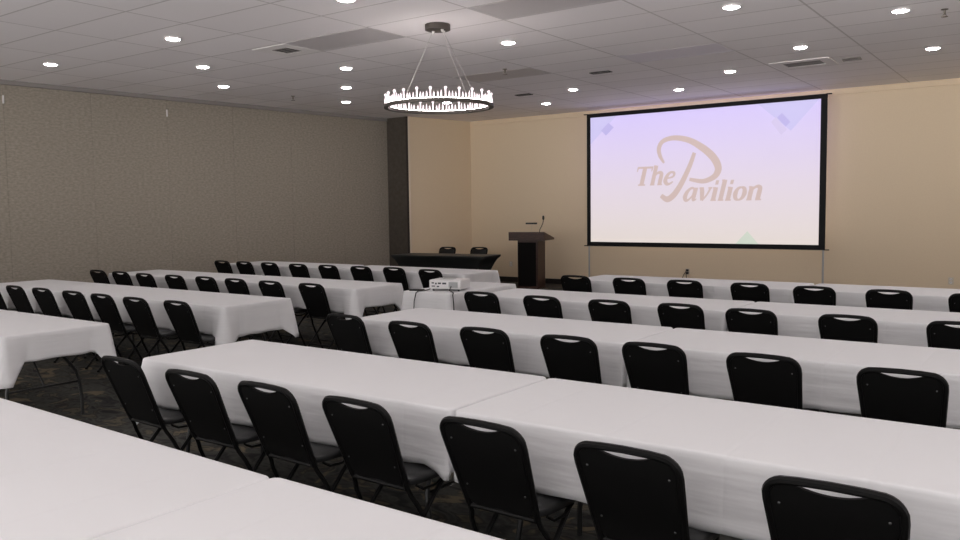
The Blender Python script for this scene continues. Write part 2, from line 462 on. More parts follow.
# left hand rows: (row word, y of the far edge, x of the right end, tables, length, joint gap)
left_rows = [('first', 9.80, -6.70, 2, 2.50, .16, .235, .13), ('second', 7.55, -6.58, 2, 2.50, .08, .22, .14), ('third', 5.69, -6.47, 2, 2.44, .03, .29, .09), ('fourth', 3.63, -6.32, 1, 2.44, .03, .19, .17)]
for i, (w, yb, xr, n, ln, gp, ed, ex) in enumerate(left_rows):
    yc = yb - TW / 2 - .006
    for k in range(n):
        xc = xr - ln / 2 - k * (ln + gp)
        pos = 'aisle end' if k == 0 else 'wall end'
        t = place_table(xc, yc, 0, f'folding table under the white cloth, {pos}, {w} left-hand row from the screen', 'folding tables under the white cloths')
        t.scale.x = ln / TL
        tt = {}
        if n > 1: tt = {3: 1} if k == 0 else {1: 1}
        place_cloth(xc, yc, 0, f'white tablecloth at the {pos} of the {w} left-hand row from the screen', 'white tablecloths on the table rows',
                    {0: .265, 1: ed, 2: .265, 3: .25}, tt, L=ln, extra=ex)

# ------------------------------------------------------------------ chairs
# chair frame of reference: facing +y, top of the backrest at y = 0, floor at z = 0
def back_y(z): return (.832 - z) * .40 if z > .42 else .165 + (.42 - z) * .50
def make_chair():
    r = empty('folding_chair')
    hw, zt = .194, .818
    def hwz(z): return .168 + (hw - .168) * min(1, max(0, (z - .42) / .33))
    # bent tube round the backrest
    b = bmesh.new(); pts = []
    for z in (.42, .50, .60, .68, .74): pts.append((-hwz(z), z))
    R = .062
    pts += [(-hw + R - R * math.cos(t), zt - R + R * math.sin(t)) for t in [PI / 2 * k / 7 for k in range(1, 7)]]
    pts += [(-.09, zt + .003), (0, zt + .005), (.09, zt + .003)]
    pts += [(hw - R + R * math.sin(t), zt - R + R * math.cos(t)) for t in [PI / 2 * k / 7 for k in range(1, 7)]]
    for z in (.74, .68, .60, .50, .42): pts.append((hwz(z), z))
    tube(b, [(x, back_y(z), z) for x, z in pts], .0140, 8)
    link_mesh('back_frame', b, M['black_tube'], r)
    # padded backrest with a lens-shaped hand hold left open under the top tube
    out = []
    zb = .428; rc = .045
    out += [(hwz(.52) - .010, .52), (hwz(.64) - .010, .64), (hw - .010, .73)]
    out += [(hw - R + (R - .010) * math.cos(t), zt - R + (R - .010) * math.sin(t)) for t in [PI / 2 * k / 5 for k in range(0, 6)]]
    out += [(x, zt - .008 - .024 * max(0, 1 - (x / .108) ** 2) ** .9) for x in [.108 - .216 * k / 14 for k in range(15)]]
    out += [(-hw + R - (R - .010) * math.sin(t), zt - R + (R - .010) * math.cos(t)) for t in [PI / 2 * k / 5 for k in range(0, 6)]]
    out += [(-hw + .010, .73), (-hwz(.64) + .010, .64), (-hwz(.52) + .010, .52)]
    w0 = hwz(.46) - .010
    out += [(-w0 + rc - rc * math.cos(t), zb + rc - rc * math.sin(t)) for t in [PI / 2 * k / 4 for k in range(0, 5)]]
    out += [(w0 - rc + rc * math.sin(t), zb + rc - rc * math.cos(t)) for t in [PI / 2 * k / 4 for k in range(0, 5)]]
    b = bmesh.new()
    prism(b, out, lambda x, z: (x, back_y(z) + .006, z + .002), lambda x, z: (x * .995, back_y(z) - .006, z))
    # padded front: inset and push out
    ff = max(b.faces, key=lambda f: f.calc_center_median().y if len(f.verts) > 10 else -9)
    link_mesh('backrest', b, M['back_pan'], r)
    b = bmesh.new()
    sc = [(x * .93, .61 + (z - .61) * .90) for x, z in out]
    sc2 = [(x * .86, .61 + (z - .61) * .82) for x, z in out]
    A = [b.verts.new((x, back_y(z) + .0062, z + .002)) for x, z in sc]
    B = [b.verts.new((x, back_y(z) + .018, z + .007)) for x, z in sc]
    C = [b.verts.new((x, back_y(z) + .026, z + .010)) for x, z in sc2]
    loop_bridge(b, A, B); loop_bridge(b, B, C); b.faces.new(A); b.faces.new(C)
    link_mesh('back_cushion', b, M['black_vinyl'], r)
    for x, z in ((-.155, .735), (.155, .735), (-.142, .525), (.142, .525)):
        b = bmesh.new()
        q = back_y(z) - .0065
        lathe(b, [(.0045, 0), (.0045, .002), (.0025, .003)], 8)
        for v in b.verts: v.co = Vector((v.co.x + x, q - v.co.z, v.co.y + z))
        link_mesh('screw', b, M['screw'], r)
    # seat: rounded pad with a crowned top
    b = bmesh.new()
    def seat_ring(s, z, crown=0):
        V = []
        n = 40
        for k in range(n):
            t = 2 * PI * k / n; ct, st = math.cos(t), math.sin(t)
            e = .42
            x = .205 * s * math.copysign(abs(ct) ** e, ct); y = .205 * s * math.copysign(abs(st) ** e, st)
            x *= 1 - .06 * (1 - (y / .205 + 1) / 2)
            V.append(b.verts.new((x, y + .355, z)))
        return V
    rs = [seat_ring(.90, .425), seat_ring(.98, .430), seat_ring(1.0, .445), seat_ring(.985, .458), seat_ring(.93, .467), seat_ring(.80, .472), seat_ring(.5, .475), seat_ring(.15, .476)]
    for p, q in zip(rs, rs[1:]): loop_bridge(b, p, q)
    b.faces.new(rs[0]); b.faces.new(rs[-1])
    link_mesh('seat', b, M['seat_vinyl'], r)
    # front legs carry on from the back tube, rear legs swing back from under the seat
    for s in (-1, 1):
        b = bmesh.new()
        tube(b, [(s * .168, back_y(.422), .422), (s * .171, back_y(.39), .39), (s * .19, back_y(.34), .34), (s * .198, back_y(.25), .25), (s * .2, back_y(0.012), .012)], .0115, 8)
        lathe(b, [(.016, 0), (.016, .02), (.012, .024)], 10, (s * .2, back_y(.01), 0))
        link_mesh('leg', b, M['black_tube'], r)
        b = bmesh.new()
        tube(b, [(s * .150, .47, .43), (s * .152, .45, .405), (s * .160, .36, .34), (s * .163, .22, .20), (s * .165, .04, .012)], .0115, 8)
        lathe(b, [(.016, 0), (.016, .02), (.012, .024)], 10, (s * .165, .038, 0))
        link_mesh('leg', b, M['black_tube'], r)
        b = bmesh.new()
        tube(b, [(s * .19, .20, .43), (s * .195, .24, .405), (s * .195, .32, .40), (s * .19, .40, .425)], .007, 6)
        link_mesh('seat_hinge', b, M['black_tube'], r)
    b = bmesh.new(); tube(b, [(-.168, back_y(.418), .418), (.168, back_y(.418), .418)], .011, 8); link_mesh('back_rail', b, M['black_tube'], r)
    b = bmesh.new(); tube(b, [(-.198, back_y(.13), .13), (.198, back_y(.13), .13)], .008, 6); link_mesh('stretcher', b, M['black_tube'], r)
    b = bmesh.new(); tube(b, [(-.163, .13, .11), (.163, .13, .11)], .008, 6); link_mesh('stretcher', b, M['black_tube'], r)
    return r
CHAIR = make_chair(); kids_of(CHAIR)
CH_USED = [False]
def place_chair(x, y, rz, label, group):
    c = CHAIR if not CH_USED[0] else copy_tree(CHAIR)
    CH_USED[0] = True
    c.location = (x, y, 0); c.rotation_euler = (0, 0, rz)
    tag(c, label, 'chair', group)
    return c
right_chairs = [('first', [(-4.79, 8.69), (-4.08, 8.66), (-3.42, 8.68), (-2.70, 8.66), (-2.04, 8.60), (-1.36, 8.57), (-.66, 8.53)]),
                ('second', [(-4.66, 6.54), (-3.95, 6.51), (-3.26, 6.51), (-2.62, 6.55), (-2.01, 6.48), (-1.30, 6.47), (-.58, 6.47)]),
                ('third', [(-4.59, 4.59), (-3.87, 4.53), (-3.22, 4.56), (-2.55, 4.55), (-1.97, 4.56), (-1.31, 4.53), (-.61, 4.46)]),
                ('fourth', [(-4.33, 2.55), (-3.64, 2.52), (-3.06, 2.53), (-2.47, 2.53), (-1.795, 2.53), (-1.175, 2.52), (-.505, 2.515)])]
left_chairs = [('first', [(-7.07, 8.68), (-7.80, 8.76), (-8.41, 8.72), (-9.06, 8.69), (-9.70, 8.67), (-10.41, 8.70), (-11.02, 8.69), (-11.61, 8.70)]),
               ('second', [(-6.92, 6.39), (-7.62, 6.39), (-8.29, 6.41), (-8.90, 6.42), (-9.52, 6.39), (-10.17, 6.37), (-10.82, 6.41), (-11.43, 6.42)]),
               ('third', [(-6.69, 4.51), (-7.34, 4.49), (-7.97, 4.51), (-8.57, 4.53), (-9.25, 4.54), (-9.85, 4.53), (-10.50, 4.53)])]
CDX = {'right': {}, 'left': {'first': -.01, 'second': -.03}}
for rows, side in ((right_chairs, 'right'), (left_chairs, 'left')):
    for w, xs in rows:
        for i, (x, y) in enumerate(xs):
            dx = CDX[side].get(w, -.035) + (.035 * (x + 4.8) / 4.2 if side == 'right' and w in ('first', 'second') else 0)
            place_chair(x + dx, y - .01, random.uniform(-.025, .025), f'black folding chair, {ORD[i]} from the aisle, {w} {side}-hand row from the screen',
                        f'black folding chairs along the {w} {side}-hand row')
for x, y, w, e in ((-10.93, 14.06, 'left', 'nearer the partition wall'), (-10.20, 14.22, 'right', 'nearer the lectern')):
    place_chair(x, y, PI + .15, f'black chair facing the room behind the black-covered table, {e}', 'chairs behind the black-covered table')

# ------------------------------------------------------------------ black table at the front
BT = (-10.02, 12.80, math.radians(8))
bl = empty('folding_table', (BT[0], BT[1], 0), BT[2]); tag(bl, 'long folding table hidden under the black stretch cover by the alcove', 'table')
b = bmesh.new(); box(b, -1.01, 1.01, -.37, .37, TZ - .03, TZ, .006, 2); link_mesh('tabletop', b, M['table_top'], bl)
for sx in (-1, 1):
    for sy in (-1, 1):
        b = bmesh.new(); tube(b, [(sx * .68, sy * .20, TZ - .03), (sx * .70, sy * .20, .01)], .014, 8); link_mesh('leg', b, M['table_leg'], bl)
b = bmesh.new()
def sp_ring(sx, sy, z):
    V = []; N = 24
    for k in range(4):
        (x0, y0), (x1, y1) = [((-1, -1), (1, -1)), ((1, -1), (1, 1)), ((1, 1), (-1, 1)), ((-1, 1), (-1, -1))][k]
        for i in range(N):
            t = i / N; u = x0 + (x1 - x0) * t; v = y0 + (y1 - y0) * t
            # the cover is pulled in between the four feet
            pull = 1 - abs(2 * t - 1) ** 3
            q = (1 - z / TZ) * .12 * pull * 4 * (z / TZ) ** .5 if z < TZ else 0
            X = u * sx - (q * .5 * (1 if k == 1 else -1 if k == 3 else 0)); Y = v * sy - (q * .5 * (1 if k == 2 else -1 if k == 0 else 0))
            V.append(b.verts.new((X, Y, z)))
    return V
BL_ = 1.035
rr = [sp_ring(BL_ - .02, .36, TZ + .006), sp_ring(BL_ - .002, .378, TZ + .004), sp_ring(BL_ + .002, .382, TZ - .006), sp_ring(BL_ - .006, .380, TZ - .035)]
for z in (.66, .58, .50, .40, .30, .20, .10, .012):
    t = 1 - z / TZ
    k = .27 * (1 - (1 - t) ** 2.2)
    rr.append(sp_ring(BL_ - .002 - k, .38 - k * .4, z))
b.faces.new(rr[0])
for p, q in zip(rr, rr[1:]): loop_bridge(b, p, q)
sc = link_mesh('tablecloth', b, M['spandex'], loc=(BT[0], BT[1], 0), rotz=BT[2])
tag(sc, 'fitted black stretch cover tapering down over the table by the alcove', 'tablecloth')

# ------------------------------------------------------------------ projector stand table
pt = empty('projector_table', (-5.63, 7.42, 0)); tag(pt, 'small folding table under the white cloth in the aisle carrying the projector', 'table')
b = bmesh.new(); round_top(b, .31, .64); bmesh.ops.translate(b, vec=(.005, .05, 0), verts=b.verts); link_mesh('tabletop', b, M['table_top'], pt)
for sx in (-1, 1):
    for y in (-.48, .5):
        b = bmesh.new(); tube(b, [(sx * .22, y, TZ - .03), (sx * .24, y, 0)], .0135, 8); link_mesh('leg', b, M['table_leg'], pt)
place_cloth(-5.62, 7.47, PI / 2, 'white cloth with uneven front hem on the projector table in the aisle', 'white tablecloths on the table rows',
            {0: .42, 1: .36, 2: .42, 3: .46}, L=1.30, W=.64, extra=.10)

ZC = TZ + .0125
pj = empty('projector', (-5.535, 7.14, ZC), math.radians(14)); pj.scale = (.94, .94, .96); tag(pj, 'white video projector with rear ports standing on the aisle table', 'projector')
b = bmesh.new(); box(b, -.20, .20, -.15, .15, .022, .128, .014, 3); link_mesh('body', b, M['proj_white'], pj)
b = bmesh.new(); box(b, .05, .165, -.1525, -.14, .04, .105, .002, 1)
link_mesh('vent_grille', b, M['proj_grey'], pj)
for x0, x1, z0, z1 in ((-.165, -.135, .085, .10), (-.12, -.10, .075, .095), (-.085, -.045, .08, .098), (-.03, .02, .078, .098), (-.165, -.12, .05, .062), (-.1, -.07, .045, .06)):
    b = bmesh.new(); box(b, x0, x1, -.1522, -.14, z0, z1); link_mesh('port', b, M['port'], pj, smooth=False)
b = bmesh.new(); lathe(b, [(.035, 0), (.045, .02), (.045, .05), (.036, .055)], 20)
for v in b.verts: v.co = Vector((v.co.x + .11, v.co.z + .125, v.co.y + .075))
link_mesh('lens', b, M['port'], pj)
b = bmesh.new(); box(b, -.10, .06, -.06, .06, .1275, .1315, .001, 1); link_mesh('control_panel', b, M['proj_grey'], pj)
for x, y in ((-.16, -.11), (.16, -.11), (0, .11)):
    b = bmesh.new(); lathe(b, [(.012, 0), (.012, .024)], 10, (x, y, 0)); link_mesh('foot', b, M['port'], pj)
def cordobj(name, pts, r, label, cat='cord', mat='cord'):
    b = bmesh.new(); tube(b, pts, r, 6)
    return tag(link_mesh(name, b, M[mat]), label, cat, None)
cordobj('power_cord', [(-5.66, 7.02, ZC + .05), (-5.69, 6.96, ZC + .012), (-5.71, 6.9, ZC + .006), (-5.72, 6.815, ZC + .006), (-5.725, 6.785, ZC - .008), (-5.728, 6.755, .66), (-5.73, 6.745, .5), (-5.73, 6.74, .25), (-5.70, 6.70, .012), (-5.6, 6.4, .008)], .006,
        'dark cord hanging over the left of the projector table cloth')
cordobj('video_cable', [(-5.43, 7.03, ZC + .06), (-5.41, 6.97, ZC + .015), (-5.33, 6.92, ZC + .006), (-5.27, 6.86, ZC + .006), (-5.235, 6.80, ZC - .008), (-5.205, 6.775, .66), (-5.19, 6.765, .5), (-5.19, 6.765, .3), (-5.19, 6.74, .012), (-5.1, 6.5, .008)], .006,
        'dark cable hanging over the right corner of the projector table cloth', 'cable')
b = bmesh.new(); box(b, -.085, .085, -.022, .022, 0, .022, .006, 2)
rm = link_mesh('remote_control', b, M['cord'], loc=(-5.80, 6.89, ZC), rotz=.35); tag(rm, 'small black remote control lying on the projector table', 'remote control')

# ------------------------------------------------------------------ lectern
LR = math.radians(13)
lc = empty('lectern', (-9.00, 14.40, 0), LR); tag(lc, 'dark brown wooden lectern with a black front inset standing by the beige wall', 'lectern')
b = bmesh.new(); box(b, -.23, .21, -.24, .24, .03, 1.0, .006, 1); link_mesh('column', b, M['wood'], lc)
b = bmesh.new(); box(b, -.215, .17, -.246, -.235, .06, .95); link_mesh('front_inset', b, M['wood_dark'], lc, smooth=False)
b = bmesh.new(); box(b, -.235, .215, -.245, .26, 0, .035, .006, 1); link_mesh('base', b, M['wood'], lc)
b = bmesh.new()
prism(b, [(-.30, .990), (.36, .990), (.36, 1.03), (-.30, 1.165)], lambda y, z: (-.40, y, z), lambda y, z: (.37, y, z))
link_mesh('reading_top', b, M['wood'], lc, smooth=False)
mc = empty('gooseneck_microphone', (-9.00, 14.40, 0), LR); tag(mc, 'thin gooseneck microphone rising from the right of the lectern top', 'microphone')
b = bmesh.new(); tube(b, [(.235, -.20, 1.13), (.235, -.20, 1.18), (.245, -.20, 1.22), (.28, -.20, 1.28), (.31, -.20, 1.35), (.318, -.20, 1.41)], .008, 8); link_mesh('gooseneck', b, M['cord'], mc)
b = bmesh.new(); lathe(b, [(.010, 0), (.020, .015), (.024, .04), (.022, .075), (.010, .09)], 12, (.318, -.20, 1.405)); link_mesh('microphone_head', b, M['cord'], mc)
b = bmesh.new(); lathe(b, [(.028, 0), (.028, .012)], 12, (.235, -.20, 1.128)); link_mesh('mount', b, M['cord'], mc)
rl = empty('reading_lamp', (-9.00, 14.40, 0), LR); tag(rl, 'slim reading lamp bar above the left of the lectern top', 'lamp')
b = bmesh.new(); box(b, -.10, .14, -.10, -.06, 1.318, 1.352, .006, 2); link_mesh('lamp_bar', b, M['cord'], rl)
b = bmesh.new(); tube(b, [(.02, -.08, 1.32), (.02, -.09, 1.2), (.02, -.10, 1.10)], .0035, 6); link_mesh('stem', b, M['outlet'], rl)

# ------------------------------------------------------------------ projection screen on legs
XL, XR, ZB, ZTp, YS = -8.055, -3.418, .856, 3.543, 15.05
CX, CZs = (XL + XR) / 2, (ZB + ZTp) / 2
hx, hz = (XR - XL) / 2, (ZTp - ZB) / 2
ps = empty('projection_screen', (CX, YS, 0)); tag(ps, 'large black-bordered projection screen on thin legs showing the lettered slide', 'screen')
bw = .098
b = bmesh.new()
for x0, x1, z0, z1 in ((-hx, hx, ZTp - bw * .8, ZTp), (-hx, hx, ZB, ZB + bw * .9), (-hx, -hx + bw * .8, ZB + bw * .9, ZTp - bw * .8), (hx - bw * 1.05, hx, ZB + bw * .9, ZTp - bw * .8)):
    box(b, x0, x1, -.02, .02, z0, z1, .004, 1)
for sx in (-1, 1):
    for z in (ZB - .004, ZTp - .014):
        box(b, sx * (hx + .025) - .045, sx * (hx + .025) + .045, -.018, .018, z, z + .018, .003, 1)
link_mesh('border', b, M['screen_black'], ps, smooth=False)
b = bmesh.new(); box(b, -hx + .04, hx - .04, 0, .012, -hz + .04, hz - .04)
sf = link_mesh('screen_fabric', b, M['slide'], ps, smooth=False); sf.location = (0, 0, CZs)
for sx in (-1, 1):
    b = bmesh.new(); tube(b, [(sx * (hx - .03), .02, 0), (sx * (hx - .03), .02, ZB + .01)], .017, 8)
    box(b, sx * (hx - .03) - .03, sx * (hx - .03) + .03, -.35, .30, 0, .03, .006, 1)
    link_mesh('leg', b, M['alu'], ps)
# slide artwork, all in the screen plane (world x, z)
def flat(polys, name, mat, y):
    b = bmesh.new()
    for P in polys:
        vs = [b.verts.new((x - CX, y, z)) for x, z in P]
        vb = [b.verts.new((x - CX, y + .0015, z)) for x, z in P]
        loop_bridge(b, vs, vb)
        b.faces.new(vs); b.faces.new(vb)
    return link_mesh(name, b, mat, sf_art, smooth=False)
sf_art = ps
zi = ZTp - bw * .8; xi0 = XL + bw * .8; xi1 = XR - bw * 1.05; zb0 = ZB + bw * .9
flat([[(-4.60, zi), (xi1 - .03, zi), (-4.02, 2.95)]], 'corner_triangle', M['ink_blue'], -.0020)
flat([[(xi0, zi), (-7.40, zi), (xi0, 2.93)]], 'corner_triangle', M['ink_blue'], -.0020)
flat([[(-4.366, 3.128), (-4.279, 3.21), (-4.085, 2.98), (-4.186, 2.888)]], 'pale_diamond', M['ink_pink'], -.0022)
flat([[(-4.262, 3.198), (-4.177, 3.275), (-4.03, 3.105), (-4.111, 3.026)]], 'lavender_block', M['ink_lav'], -.0026)
flat([[(-7.74, 3.195), (-7.57, 3.339), (-7.457, 3.238), (-7.628, 3.088)]], 'lavender_block', M['ink_lav'], -.0026)
flat([[(-4.98, zb0), (-4.763, 1.18), (-4.56, zb0)]], 'green_triangle', M['ink_green'], -.0020)
def stroke_poly(pts, ws, sub=5):
    """smooth (Catmull-Rom) stroke of varying width as a strip of quads"""
    P = [Vector(p) for p in pts]; out = []; W = []
    for i in range(len(P) - 1):
        p0, p1, p2, p3 = P[max(i - 1, 0)], P[i], P[i + 1], P[min(i + 2, len(P) - 1)]
        for k in range(sub):
            t = k / sub
            out.append(.5 * ((2 * p1) + (p2 - p0) * t + (2 * p0 - 5 * p1 + 4 * p2 - p3) * t * t + (3 * p1 - p0 - 3 * p2 + p3) * t ** 3)); W.append(ws[i] + (ws[i + 1] - ws[i]) * t)
    out.append(P[-1]); W.append(ws[-1])
    Lf, Rt = [], []
    for i, p in enumerate(out):
        t = (out[min(i + 1, len(out) - 1)] - out[max(i - 1, 0)]).normalized(); n = Vector((-t.y, t.x))
        Lf.append(p + n * W[i] / 2); Rt.append(p - n * W[i] / 2)
    return [[tuple(Lf[i]), tuple(Lf[i + 1]), tuple(Rt[i + 1]), tuple(Rt[i])] for i in range(len(out) - 1)]
bowl = [(-6.385, 2.487), (-6.465, 2.623), (-6.492, 2.766), (-6.424, 2.894), (-6.266, 2.950), (-6.08, 2.945), (-5.859, 2.883), (-5.641, 2.753), (-5.462, 2.606), (-5.355, 2.464), (-5.315, 2.329), (-5.37, 2.211), (-5.493, 2.14), (-5.636, 2.113), (-5.872, 2.158)]
bwid = [.04, .075, .085, .085, .09, .10, .11, .13, .14, .14, .13, .11, .095, .085, .06]
stem = [(-5.777, 2.655), (-5.849, 2.454), (-5.943, 2.248), (-6.056, 2.04), (-6.185, 1.867), (-6.317, 1.785), (-6.443, 1.862)]
swid = [.07, .085, .095, .105, .115, .115, .08]
POLY = stroke_poly(bowl, bwid) + stroke_poly(stem, swid)
# bold italic serif letters drawn as strokes on a unit em, then slanted and scaled
GL = {
 'T': (.62, [([(.30, .0), (.30, .66)], [.13, .13]), ([(.0, .645), (.62, .645)], [.05, .05]), ([(.02, .66), (.0, .50)], [.05, .015]), ([(.60, .66), (.60, .50)], [.05, .015]), ([(.16, .015), (.45, .015)], [.035, .035])]),
 'h': (.54, [([(.12, .0), (.12, .70)], [.12, .12]), ([(.02, .69), (.12, .69)], [.03, .03]), ([(.13, .30), (.22, .42), (.32, .455), (.40, .40), (.41, .28)], [.04, .06, .08, .11, .12]), ([(.41, .30), (.41, .0)], [.12, .12]), ([(.03, .015), (.21, .015)], [.03, .03]), ([(.33, .015), (.52, .015)], [.03, .03])]),
 'e': (.46, [([(.10, .235), (.24, .25), (.36, .30), (.37, .40), (.28, .45), (.17, .41), (.09, .28), (.08, .14), (.16, .035), (.27, .03), (.39, .11)], [.035, .04, .06, .07, .05, .08, .115, .12, .09, .06, .03])]),
 'a': (.54, [([(.38, .38), (.30, .45), (.20, .42), (.11, .30), (.08, .15), (.13, .04), (.21, .03), (.30, .12), (.38, .27)], [.04, .05, .07, .11, .12, .09, .06, .04, .03]), ([(.41, .46), (.40, .12)], [.12, .12]), ([(.40, .14), (.42, .03), (.52, .07)], [.11, .07, .02])]),
 'v': (.46, [([(.08, .45), (.13, .30), (.19, .02)], [.10, .12, .09]), ([(.19, .01), (.33, .22), (.40, .44)], [.05, .045, .06]), ([(.0, .445), (.16, .445)], [.03, .03]), ([(.32, .445), (.46, .445)], [.03, .03])]),
 'i': (.26, [([(.13, .0), (.13, .45)], [.12, .12]), ([(.03, .44), (.13, .44)], [.03, .03]), ([(.04, .015), (.24, .015)], [.03, .03]), ([(.075, .62), (.185, .62)], [.11, .11])]),
 'l': (.26, [([(.13, .0), (.13, .70)], [.12, .12]), ([(.03, .69), (.13, .69)], [.03, .03]), ([(.04, .015), (.24, .015)], [.03, .03])]),
 'o': (.48, [([(.24, .445), (.13, .38), (.085, .23), (.13, .07), (.24, .015), (.35, .08), (.395, .23), (.35, .39), (.24, .445)], [.035, .09, .125, .09, .035, .09, .125, .09, .035])]),
 'n': (.54, [([(.12, .0), (.12, .45)], [.12, .12]), ([(.02, .44), (.12, .44)], [.03, .03]), ([(.13, .30), (.22, .42), (.32, .455), (.40, .40), (.41, .28)], [.04, .06, .08, .11, .12]), ([(.41, .30), (.41, .0)], [.12, .12]), ([(.03, .015), (.21, .015)], [.03, .03]), ([(.33, .015), (.53, .015)], [.03, .03])]),
}
def word(txt, x, z, width, em):
    adv = sum(GL[c][0] for c in txt); k = width / adv
    for c in txt:
        for pts, ws in GL[c][1]:
            sub = 4 if len(pts) > 2 else 1
            ws = [v * 1.22 + .012 for v in ws]
            for q in stroke_poly(pts, ws, sub):
                POLY.append([(x + px * k + pz * em * .24, z + pz * em) for px, pz in q])
        x += GL[c][0] * k
word('The', -7.01, 2.066, .83, .535)
word('avilion', -6.02, 1.745, 1.50, .545)
flat(POLY, 'slide_lettering', M['ink_logo'], -.0036)

# ------------------------------------------------------------------ wall outlets and plugs
def outlet(x, z, label):
    o = empty('wall_outlet', (x, YB, z)); tag(o, label, 'outlet', 'outlets on the beige screen wall')
    b = bmesh.new(); box(b, -.04, .04, -.008, 0, -.06, .06, .003, 1); link_mesh('plate', b, M['outlet'], o)
    for dz in (-.027, .027):
        b = bmesh.new(); box(b, -.018, .018, -.0095, -.006, dz - .016, dz + .016); s = link_mesh('socket', b, M['vent_white'], o, smooth=False)
        b = bmesh.new()
        for dx in (-.008, .006): box(b, dx, dx + .003, -.0105, -.008, dz - .006, dz + .008)
        link_mesh('slot', b, M['outlet_dark'], s, smooth=False)
outlet(-1.53, .37, 'pale outlet plate on the bare beige wall to the right of the screen')
outlet(-6.03, .37, 'pale outlet plate with cords plugged in, low below the screen')
outlet(-10.18, .40, 'pale outlet plate on the wall between black table and lectern')
def plug(x, z, label, sx):
    o = empty('plug_cord', (x, YB, z)); tag(o, label, 'cord', 'cords plugged in below the screen')
    b = bmesh.new(); box(b, -.022, .022, -.06, -.0096, -.02, .02, .006, 2); link_mesh('plug', b, M['cord'], o)
    b = bmesh.new(); tube(b, [(0, -.05, 0), (0, -.09, -.01), (sx * .03, -.10, -.08), (sx * .07, -.09, -.2), (sx * .1, -.07, -.32), (sx * .12, -.08, -z + .008)], .007, 6); link_mesh('cord', b, M['cord'], o)
plug(-6.03, .397, 'black plug in the outlet below the screen, cord hanging leftward', -1.4)
plug(-6.03, .343, 'black plug in the outlet below the screen, lower of the two, cord falling rightward', .35)

# ------------------------------------------------------------------ ceiling fittings
def make_downlight():
    o = empty('ceiling_downlight')
    b = bmesh.new(); lathe(b, [(.094, 0), (.094, -.012), (.088, -.017), (.080, -.017), (.0765, -.004)], 28); link_mesh('trim_ring', b, M['lamp_ring'], o)
    b = bmesh.new(); lathe(b, [(.076, -.004), (.076, -.014), (.070, -.020), (.054, -.025), (.028, -.028), (.006, -.0285)], 28); link_mesh('diffuser', b, M['lamp'], o)
    return o
DL = make_downlight(); kids_of(DL)
DL_USED = [False]
lights = [('nearest the screen wall', [(-8.18, 13.64), (-5.48, 13.54)]), ('second from the screen wall', [(-9.52, 12.28), (-6.87, 12.34), (-4.16, 12.24), (-1.49, 12.16)]),
          ('third from the screen wall', [(-10.87, 10.99), (-2.83, 10.97)]), ('fourth from the screen wall', [(-9.59, 9.71), (-1.48, 9.59)]),
          ('fifth from the screen wall', [(-10.98, 8.38), (-8.31, 8.42), (-5.55, 8.38), (-2.82, 8.32)]), ('sixth from the screen wall', [(-9.72, 7.09)]),
          ('seventh from the screen wall', [(-11.08, 5.70), (-8.42, 5.75), (-5.62, 5.72)])]
for rowname, spots in lights:
    for n, (x, y) in enumerate(spots):
        o = DL if not DL_USED[0] else copy_tree(DL); DL_USED[0] = True
        o.location = (x, y, CZ)
        place = 'only one' if len(spots) == 1 else f'{ORD[n]} from the left'
        tag(o, f'lit round downlight, {place} in the light row {rowname}', 'ceiling light', 'lit round ceiling downlights')
# the downlights further back in the room, out of the picture, are plain disc lamps
for k in range(-6, 2):
    for j in range(-4, 8):
        if (j + k) % 2 or k % 2 or (k >= 0 and j < 2): continue
        x, y = -5.62 + 1.372 * j, 5.76 + 1.333 * k
        if x > RX - .6 or y < YR + .6: continue
        L = bpy.data.lights.new('downlight', 'AREA'); L.shape = 'DISK'; L.size = .16; L.color = (1, .93, .915)
        L.energy = LAMP * PI * PI * .080 ** 2
        lo = bpy.data.objects.new('downlight', L); COL.objects.link(lo); lo.location = (x, y, CZ - .012)
for k in range(2, 6):
    for j in (5, 7, 4, 6):
        if (j + k) % 2: continue
        L = bpy.data.lights.new('downlight', 'AREA'); L.shape = 'DISK'; L.size = .16; L.color = (1, .93, .915)
        L.energy = LAMP * PI * PI * .080 ** 2
        x = -5.62 + 1.372 * j
        if x > RX - .4: continue
        lo = bpy.data.objects.new('downlight', L); COL.objects.link(lo); lo.location = (x, 5.76 + 1.333 * k, CZ - .012)

def troffer(ix, iy, label):
    x0 = GX0 + GXP * ix; y0 = GY0 + GYP * iy
    o = empty('ceiling_panel_light', (x0 + GXP / 2, y0 + GYP / 2, CZ)); tag(o, label, 'ceiling light', 'unlit rectangular ceiling panel lights')
    b = bmesh.new()
    hx_, hy_ = GXP / 2 - .008, GYP / 2 - .008
    for a in ((-hx_, hx_, -hy_, -hy_ + .03), (-hx_, hx_, hy_ - .03, hy_), (-hx_, -hx_ + .03, -hy_ + .03, hy_ - .03), (hx_ - .03, hx_, -hy_ + .03, hy_ - .03)):
        box(b, *a, -.0035, 0)
    link_mesh('frame', b, M['lens_panel'], o, smooth=False)
    b = bmesh.new(); box(b, -hx_ + .03, hx_ - .03, -hy_ + .03, hy_ - .03, -.002, 0); link_mesh('lens', b, M['lens_panel'], o, smooth=False)
troffer(0, 3, 'unlit grey ceiling panel light beside the square vent, left of the chandelier')
troffer(2, 3, 'unlit grey ceiling panel light right of the chandelier canopy at the picture top')
troffer(2, 8, 'unlit grey ceiling panel light above and in front of the screen')
troffer(0, 8, 'unlit grey ceiling panel light just behind the chandelier ring')
